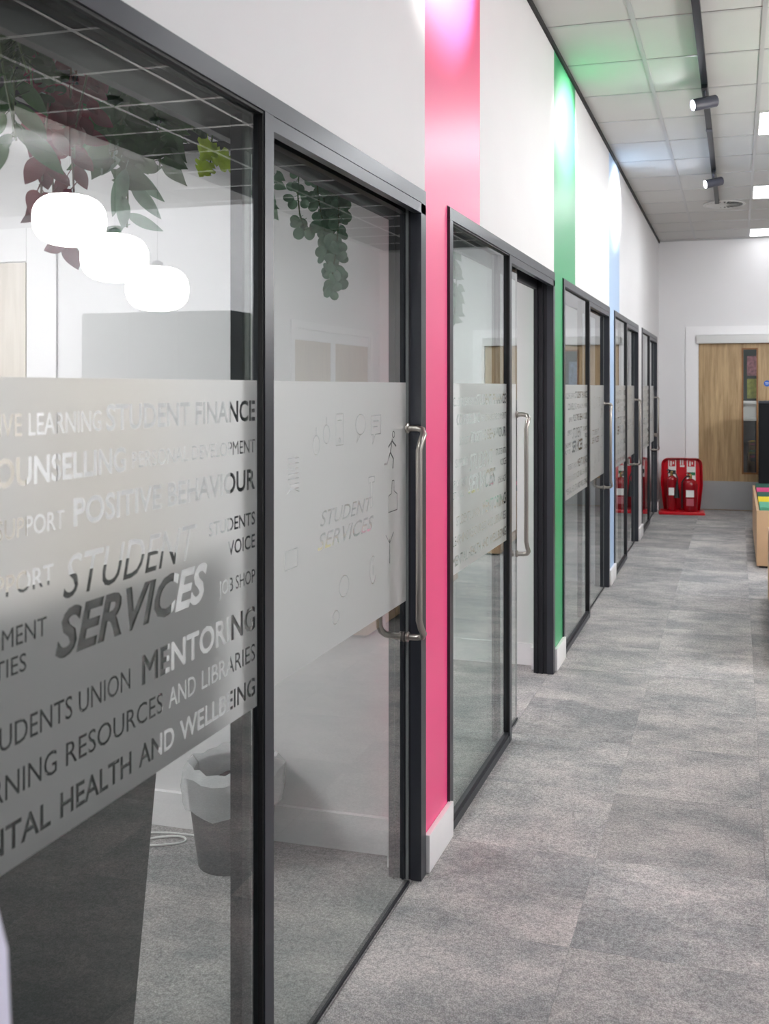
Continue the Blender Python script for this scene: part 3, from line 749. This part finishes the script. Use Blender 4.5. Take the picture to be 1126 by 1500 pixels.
for a, b_, lab in ((-.155, -.065, 0), (.055, .155, 1)):
    z0 = .33 if lab else .40
    pn = box('id_sign', 'sign_white', a, b_, .0975, .0992, z0, .615, S, label='white and red extinguisher instruction sign')
    ww = (b_ - a)
    box('sign_pictogram', 'sign_red', -ww / 2 + .012, ww / 2 - .012, -.0028, -.001, .615 - z0 - .085, .615 - z0 - .012, pn)
    box('sign_symbol', 'sign_white', -.022, -.004, -.0036, -.0029, .615 - z0 - .078, .615 - z0 - .022, pn); box('sign_symbol', 'sign_white', .006, .02, -.0036, -.0029, .615 - z0 - .06, .615 - z0 - .03, pn)
    if lab: box('sign_stripe', 'sign_green', -ww / 2 + .004, ww / 2 - .004, -.0028, -.001, .10, .135, pn)
    else: box('sign_stripe', 'track_black', -ww / 2 + .004, ww / 2 - .004, -.0028, -.001, .05, .085, pn)
bm = bmesh.new(); bx(bm, -.022, -.008, .0965, .0992, .55, .605); bx(bm, .004, .018, .0965, .0992, .55, .605); bx(bm, -.022, .03, .0965, .0992, .525, .545); obj('sign_lettering', bm, 'sign_white', S)
def extinguisher(name, lab, x, y, r, h, horn):
    E_ = thing(name, lab, 'fire extinguisher', (x, y, .036), group='two extinguishers on the red stand')
    bm = bmesh.new(); pr = [(r * .92, 0), (r, .012), (r, h - r * .9)]
    for q in range(1, 7):
        a = math.pi / 2 * q / 6; pr.append((max(.018, r * math.cos(a)), h - r * .9 + r * .9 * math.sin(a)))
    lathe(bm, pr, n=28); obj('cylinder', bm, 'ext_red', E_, sm=True)
    bm = bmesh.new(); lathe(bm, [(.017, h), (.02, h + .015), (.014, h + .05)], n=16); obj('valve', bm, 'brass', E_, sm=True)
    bm = bmesh.new(); tube(bm, [(.0, 0, h + .052), (-.035, -.01, h + .066), (-.055, -.012, h + .06)], .008, 8); tube(bm, [(0, 0, h + .035), (-.03, -.01, h + .034), (-.05, -.012, h + .018)], .006, 8); obj('squeeze_grip', bm, 'rubber' if horn else 'ext_red', E_, sm=True)
    bm = bmesh.new(); bx(bm, -r * .55, r * .55, -r - .0025, -r * .84, h * .45, h * .66); obj('instruction_label', bm, 'sign_white', E_, label='white printed label')
    if horn:
        bm = bmesh.new(); tube(bm, [(.0, -.01, h + .03), (.05, -.02, h + .02), (.07, -.03, h - .03), (.065, -.035, h - .07)], .008, 10)
        tube(bm, [(.065, -.035, h - .07), (.062, -.036, h - .1), (.058, -.038, h - .25)], [.012, .014, .034], 16); obj('discharge_horn', bm, 'rubber', E_, sm=True)
    else:
        bm = bmesh.new(); tube(bm, [(0, -.01, h + .025), (-.05, -.02, h + .02), (-.092, -.02, h - .04), (-.093, -.02, h - .2), (-.093, -.02, h - .3), (-.093, -.02, h - .34)], .009, 10); obj('hose', bm, 'rubber', E_, sm=True)
        box('coloured_panel', 'label_red', -r * .5, r * .5, -r - .002, -r * .86, h * .18, h * .4, E_)
extinguisher('fire_extinguisher', 'slim red extinguisher with black horn, left one on the red stand', -.722, 11.29, .055, .40, True)
extinguisher('fire_extinguisher', 'wide red extinguisher with black hose, right one on the red stand', -.512, 11.28, .080, .37, False)

# ------------------------------------------------------------------ bench boxes with seat pads, black unit
def bench(x0, x1, y0, y1, h, lab):
    B = thing('bench_box', lab, 'bench', ((x0 + x1) / 2, (y0 + y1) / 2, 0), group='pale birch bench boxes at the right')
    a, b_ = (x1 - x0) / 2, (y1 - y0) / 2; w_ = .022
    box('plinth', 'rubber', -a + .02, a - .02, -b_ + .02, b_ - .02, .001, .018, B)
    box('end_panel', 'birch', -a, a, -b_, -b_ + w_, .0185, h, B, bevel=.0015); box('end_panel', 'birch', -a, a, b_ - w_, b_, .0185, h, B, bevel=.0015)
    box('side_panel', 'birch', -a, -a + w_, -b_ + w_ + .0005, b_ - w_ - .0005, .0185, h, B); box('side_panel', 'birch', a - w_, a, -b_ + w_ + .0005, b_ - w_ - .0005, .0185, h, B)
    box('seat_deck', 'birch_edge', -a + w_ + .0005, a - w_ - .0005, -b_ + w_ + .0005, b_ - w_ - .0005, h - .09, h - .07, B)
    return B
def pad(x0, x1, y0, y1, z0, z1, m_, lab):
    bm = bmesh.new(); bx(bm, x0, x1, y0, y1, z0, z1)
    bmesh.ops.subdivide_edges(bm, edges=bm.edges, cuts=2, use_grid_fill=True)
    cx, cy = (x0 + x1) / 2, (y0 + y1) / 2
    for v in bm.verts:
        if v.co.z > z1 - 1e-4:
            v.co.z += .012 * (1 - ((v.co.x - cx) / (x1 - x0) * 2) ** 2) * (1 - ((v.co.y - cy) / (y1 - y0) * 2) ** 2)
    for v in bm.verts: v.co -= Vector((cx, cy, z0))
    o = obj('seat_pad', bm, m_, None, (cx, cy, z0), bevel=.006)
    tag(o, lab, 'cushion', 'coloured seat pads in the bench boxes'); return o
bench(.152, .60, 8.06, 10.12, .46, 'long pale birch bench box holding coloured pads, before the oak doors')
cols = ['cush_mint', 'cush_yellow', 'cush_green', 'cush_pink', 'cush_green']
labs = ['mint green seat pad in the long bench, nearest of the row', 'yellow seat pad in the long bench', 'dark green seat pad between the yellow and pink pads', 'pink seat pad in the long bench', 'dark green seat pad at the far end, beside the black cabinet']
for q in range(5):
    y0 = 8.09 + q * .4
    pad(.178, .574, y0 + .004, y0 + .396, .3905, .485, cols[q], labs[q])
bench(.205, .65, 5.2, 6.95, .485, 'nearer pale birch bench box, just cut by the right edge of the picture')
for q in range(4): pad(.231, .624, 5.23 + q * .42, 5.23 + q * .42 + .41, .4155, .475, ('cush_yellow', 'cush_green', 'cush_pink', 'cush_mint')[q], ('yellow', 'dark green', 'pink', 'mint')[q] + ' seat pad in the nearer bench box, outside the picture')
t = thing('black_cabinet', 'tall matt black cabinet standing behind the long bench before the doors', 'cabinet', (.52, 10.72, 0))
box('body', 'black_unit', -.295, .295, -.2, .2, .02, 1.28, t, bevel=.003); box('top_panel', 'frame_grey', -.3, .3, -.205, .205, 1.2805, 1.305, t); box('plinth', 'rubber', -.27, .27, -.17, .17, .001, .0195, t)
box('cabinet_door', 'black_unit', -.29, -.003, -.216, -.2005, .04, 1.26, t); box('cabinet_door', 'black_unit', .003, .29, -.216, -.2005, .04, 1.26, t)

# ------------------------------------------------------------------ sofa behind the first pane
S = thing('high_back_sofa', 'dark charcoal high-backed sofa behind the nearest lettered glass pane', 'sofa', (-1.20, 1.05, 0))
bm = bmesh.new(); prism(bm, [(-.20, .002), (-.110, .002), (0, 1.085), (-.06, 1.085)], -.22, .85)
# leaning back: floor line further from the glass, top nearer to it
obj('backrest', bm, 'sofa', S, bevel=.008)
bm = bmesh.new(); bx(bm, -.80, -.205, -.22, .78, .16, .44); obj('seat', bm, 'sofa', S, bevel=.02)
for xx in (-.76, -.25):
    for yy in (-.15, .7): box('leg', 'rubber', xx - .02, xx + .02, yy - .02, yy + .02, .001, .1595, S)

# ------------------------------------------------------------------ bin with liner, cable
S = thing('waste_bin', 'dark waste bin with a crumpled clear liner on the room floor behind glass', 'bin', (-1.49, 2.667, 0))
bm = bmesh.new(); lathe(bm, [(.105, .002), (.14, .27), (.145, .275), (.14, .28), (.134, .27), (.10, .01)], n=28, cap=False); bm.faces.new([v for v in bm.verts if abs(v.co.z - .01) < 1e-4]); bm.faces.new([v for v in bm.verts if abs(v.co.z - .002) < 1e-4]); obj('bin_body', bm, 'bin_dark', S, sm=True)
bm = bmesh.new(); random.seed(4); rings = []
for r_, z_ in ((.125, .24), (.141, .20), (.150, .235), (.153, .275), (.152, .31), (.13, .335), (.115, .31), (.11, .24)):
    rings.append([bm.verts.new(((r_ + random.uniform(-.008, .010)) * math.cos(2 * math.pi * k / 30), (r_ + random.uniform(-.008, .01)) * math.sin(2 * math.pi * k / 30), z_ * .93 + .006 * math.sin(k * 1.3) + random.uniform(-.004, .004))) for k in range(30)])
for a, b_ in zip(rings[1:], rings[2:]):
    for k in range(30): bm.faces.new((a[k], a[(k + 1) % 30], b_[(k + 1) % 30], b_[k]))
obj('bin_liner', bm, 'liner', S, sm=True, label='crumpled clear plastic liner')
bm = bmesh.new()
cp = [(-1.60, 2.70), (-1.66, 2.76), (-1.76, 2.77), (-1.85, 2.74), (-1.88, 2.70), (-1.85, 2.66), (-1.78, 2.67), (-1.70, 2.72), (-1.72, 2.75), (-1.80, 2.72), (-1.90, 2.64), (-2.0, 2.62)]
fine = []
for i in range(len(cp) - 1):
    p0, p1, p2, p3 = [Vector(cp[max(0, min(len(cp) - 1, i + d))]) for d in (-1, 0, 1, 2)]
    for q in range(6):
        tt = q / 6; fine.append(.5 * ((2 * p1) + (p2 - p0) * tt + (2 * p0 - 5 * p1 + 4 * p2 - p3) * tt ** 2 + (3 * p1 - p0 - 3 * p2 + p3) * tt ** 3))
tube(bm, [(p.x + 1.8, p.y - 2.7, .0045 + .002 * math.sin(i * .4)) for i, p in enumerate(fine)], .0032, 8)
tag(obj('white_cable', bm, 'cable', None, (-1.8, 2.7, 0), sm=True), 'loose white cable looped on the room floor beside the bin', 'cable')

# ------------------------------------------------------------------ foreground tub chair (lower left edge)
S = thing('tub_chair', 'pale lilac rounded high chair back, out of focus at the lower left edge', 'chair', (-.594, .30, 0))
bm = bmesh.new()
R = .256; n = 40; outer = []; prof = [(.80, .12), (.93, .3), (1.0, .7), (1.0, 1.02), (.985, 1.12), (.93, 1.185), (.86, 1.215), (.80, 1.20), (.76, 1.14), (.74, .9), (.72, .5)]
a0, a1 = math.radians(-40), math.radians(220)
rings = [[bm.verts.new((R * s_ * math.cos(a0 + (a1 - a0) * k / n), R * s_ * math.sin(a0 + (a1 - a0) * k / n), z)) for k in range(n + 1)] for s_, z in prof]
for a, b_ in zip(rings, rings[1:] + [rings[0]]):
    for k in range(n): bm.faces.new((a[k], a[k + 1], b_[k + 1], b_[k]))
bm.faces.new([r_[0] for r_ in rings]); bm.faces.new([r_[-1] for r_ in rings][::-1])
obj('backrest_shell', bm, 'lilac', S, sm=True)
bm = bmesh.new(); lathe(bm, [(.15, .38), (.175, .40), (.178, .46), (.16, .485)], n=30); obj('seat', bm, 'lilac', S, sm=True)
bm = bmesh.new(); lathe(bm, [(.17, .001), (.17, .012), (.03, .03), (.025, .3795)], n=28); obj('pedestal_base', bm, 'steel', S, sm=True)

# ------------------------------------------------------------------ hanging plants on a slatted raft
raft = thing('hanging_raft', 'black slatted frame hung under the room ceiling, carrying the artificial plants', 'ceiling raft', (-1.55, 1.75, 2.21))
for q in range(9): box('slat', 'frame_dark', -.42 + q * .1, -.395 + q * .1, -.85, 1.03, .012, .045, raft)
for y in (-.8, .1, .98): box('cross_bar', 'gasket', -.44, .44, y - .015, y + .015, -.012, .0115, raft)
bm = bmesh.new()
for x in (-.4, .4):
    for y in (-.8, .98): tube(bm, [(x, y, .012), (x, y, .2095)], .004, 8)
obj('hanging_rod', bm, 'steel', raft)

def leaf_mesh(name, kind, m_, L0, W0):
    """leaf along -z from the origin, blade facing +x, droop in x"""
    bm = bmesh.new(); n = 14; rows = []
    for i in range(n + 1):
        t_ = i / n
        if kind == 'heart': w_ = math.sin(math.pi * min(1, t_ * .88 + .12) ** .62) ** .9 * (1 - .35 * t_ ** 3)
        elif kind == 'lance': w_ = math.sin(math.pi * t_ ** .8) ** .85
        elif kind == 'lobed': w_ = math.sin(math.pi * min(1, t_ * .93 + .07) ** .7) * (.62 if i % 4 == 3 else 1)
        else: w_ = math.sqrt(max(0, 1 - (2 * t_ - 1) ** 2))
        w_ = max(w_, .03) * W0 / 2
        z = -L0 * t_; bend = .22 * L0 * t_ * t_
        rows.append([bm.verts.new((bend + .25 * w_, -w_, z + (.10 * L0 if kind in ('heart', 'lobed') and i == 0 else 0))), bm.verts.new((bend + .09 * w_, -w_ * .5, z)), bm.verts.new((bend, 0, z)),
                     bm.verts.new((bend + .09 * w_, w_ * .5, z)), bm.verts.new((bend + .25 * w_, w_, z + (.10 * L0 if kind in ('heart', 'lobed') and i == 0 else 0)))])
    for a, b_ in zip(rows, rows[1:]):
        for k in range(4): bm.faces.new((a[k], a[k + 1], b_[k + 1], b_[k]))
    tube(bm, [(.0, 0, .02), (0, 0, 0)], .0012, 5)
    me = bpy.data.meshes.new(name); bm.to_mesh(me); bm.free(); me.materials.append(MATS[m_]); smooth(me, 80)
    return me
LM = {'maroon': leaf_mesh('leaf', 'lance', 'leaf_maroon', .058, .034), 'pothos': leaf_mesh('leaf', 'heart', 'leaf_green', .088, .056), 'lance': leaf_mesh('leaf', 'lance', 'leaf_sage', .115, .036),
      'monstera': leaf_mesh('leaf', 'lobed', 'leaf_lime', .10, .085), 'round': leaf_mesh('leaf', 'round', 'leaf_sage', .045, .040), 'tiny': leaf_mesh('leaf', 'round', 'leaf_dark', .022, .016),
      'broad': leaf_mesh('leaf', 'lance', 'leaf_green', .095, .036), 'ivy': leaf_mesh('leaf', 'heart', 'leaf_sage', .05, .042)}
random.seed(11)
def vine(x, y, z1, z0, kind, lab, step=.05, spread=.03, stem='stem_green', top=2.2, group='artificial plants hanging in the nearest room', sway=.015, sc=1.0):
    V = thing('hanging_plant', lab, 'plant', (x, y, top), group=group)
    n = max(3, int((top - z0) / .05)); ph = random.uniform(0, 6)
    pts = [(sway * math.sin(ph + q * .8) * q / n, sway * 1.6 * math.sin(ph * 2 + q * .6), -(top - z0) * q / n) for q in range(n + 1)]
    bm = bmesh.new(); tube(bm, pts, .0022, 6); obj('stem', bm, stem, V, sm=True)
    zz = top - z1; q = 0
    while zz < top - z0 + .001:
        f_ = zz / (top - z0) * n; i = min(n - 1, int(f_)); fr = f_ - i
        p = Vector(pts[i]).lerp(Vector(pts[min(n, i + 1)]), fr)
        for s_ in ((1, -1) if kind not in ('broad', 'monstera', 'lance') else (1 if q % 2 else -1,)):
            if kind == 'maroon' and random.random() < .38: continue
            o = bpy.data.objects.new('leaf', LM[kind]); COL.objects.link(o); o.parent = V
            o.location = (p.x + random.uniform(-.006, .006), p.y + s_ * random.uniform(.2, 1) * spread * .5, p.z + random.uniform(-.012, .012))
            tilt = random.uniform(15, 75) * s_
            o.rotation_euler = (math.radians(tilt), math.radians(random.uniform(-30, 35)), math.radians(random.uniform(-88, -15)))
            k_ = sc * random.uniform(.75, 1.15); o.scale = (k_, k_, k_)
        zz += step * random.uniform(.8, 1.25); q += 1
    return V
vine(-1.35, 1.62, 2.18, 2.02, 'tiny', 'small-leaved dark bush at the top left, next to the maroon vines', .008, .14, sc=1.5)
vine(-1.30, 1.53, 2.18, 2.04, 'tiny', 'small-leaved dark bush in the top left corner of the glass', .008, .14, sc=1.5)
vine(-1.40, 1.60, 2.19, 2.06, 'tiny', 'small-leaved dark bush behind the others at the top left', .008, .14, sc=1.5)
vine(-1.35, 1.555, 2.07, 1.93, 'broad', 'plant with narrow striped green leaves at the left edge of the picture', .022, .05, sc=.78)
vine(-1.28, 1.46, 2.02, 1.90, 'broad', 'striped green plant cut by the left edge of the picture', .03, .06)
vine(-1.35, 1.665, 2.17, 1.79, 'maroon', 'leftmost maroon-leaved hanging vine behind the glass', .030, .035, 'stem')
vine(-1.38, 1.75, 2.17, 1.74, 'maroon', 'longest maroon-leaved vine, reaching down to the reflected globe', .034, .035, 'stem')
vine(-1.33, 1.76, 2.18, 1.93, 'maroon', 'short dense maroon-leaved vine at the top of the glass', .022, .05, 'stem')
vine(-1.42, 1.84, 2.18, 1.86, 'maroon', 'short maroon-leaved vine next to the big green leaves', .030, .04, 'stem')
vine(-1.35, 1.91, 2.17, 1.95, 'pothos', 'heart-leaved green plant left of the grey-green vine', .026, .07)
vine(-1.42, 1.98, 2.17, 1.97, 'pothos', 'heart-leaved green plant in the middle of the glass', .026, .08)
vine(-1.33, 2.00, 2.17, 1.97, 'pothos', 'heart-leaved green plant right of the grey-green vine', .024, .07)
vine(-1.36, 1.955, 2.00, 1.82, 'lance', 'grey-green vine with long pointed leaves hanging lowest', .028, .03, sc=.95)
vine(-1.37, 2.09, 2.18, 2.09, 'pothos', 'dark green heart-leaved plant close under the black frame', .022, .09, sc=.8)
vine(-1.32, 2.15, 2.19, 2.10, 'tiny', 'fern-like sprig with tiny leaves beside the lime leaves', .008, .08)
vine(-1.36, 2.20, 2.19, 2.13, 'pothos', 'dark leafy tuft just left of the upright post', .022, .08, sc=.7)
vine(-1.34, 2.275, 2.10, 2.01, 'monstera', 'lime green lobed-leaf plant beside the upright post', .030, .02, sc=.85)
vine(-1.15, 2.24, 2.05, 1.90, 'ivy', 'small grey-green ivy seen at the top left of the glass door', .03, .05, sc=.8)
vine(-1.20, 2.36, 2.06, 1.92, 'ivy', 'small grey-green ivy with curling tips behind the glass door', .035, .08, sc=.75)
for q, (dy, zb) in enumerate(((0, 1.72), (.03, 1.74), (-.025, 1.80), (.06, 1.86), (-.05, 1.9))):
    vine(-1.12 - .02 * q, 2.60 + dy, 2.06, zb, 'round', ('longest round-leaved green trail', 'second longest round-leaved green trail', 'middle-length round-leaved green trail', 'second shortest round-leaved green trail', 'shortest round-leaved green trail')[q] + ' in the cluster behind the nearest glass door', .022, .035, sc=.78)
for q in range(4):
    vine(-1.25 - .05 * q, 4.25 + .09 * q, 2.15, 1.75 + .05 * q, 'ivy', ('nearest and longest', 'second', 'third', 'furthest and shortest')[q] + ' of four pale trailing plants at the top of the second glazed room', .03, .06, top=2.405, group='trailing plants in the second room')
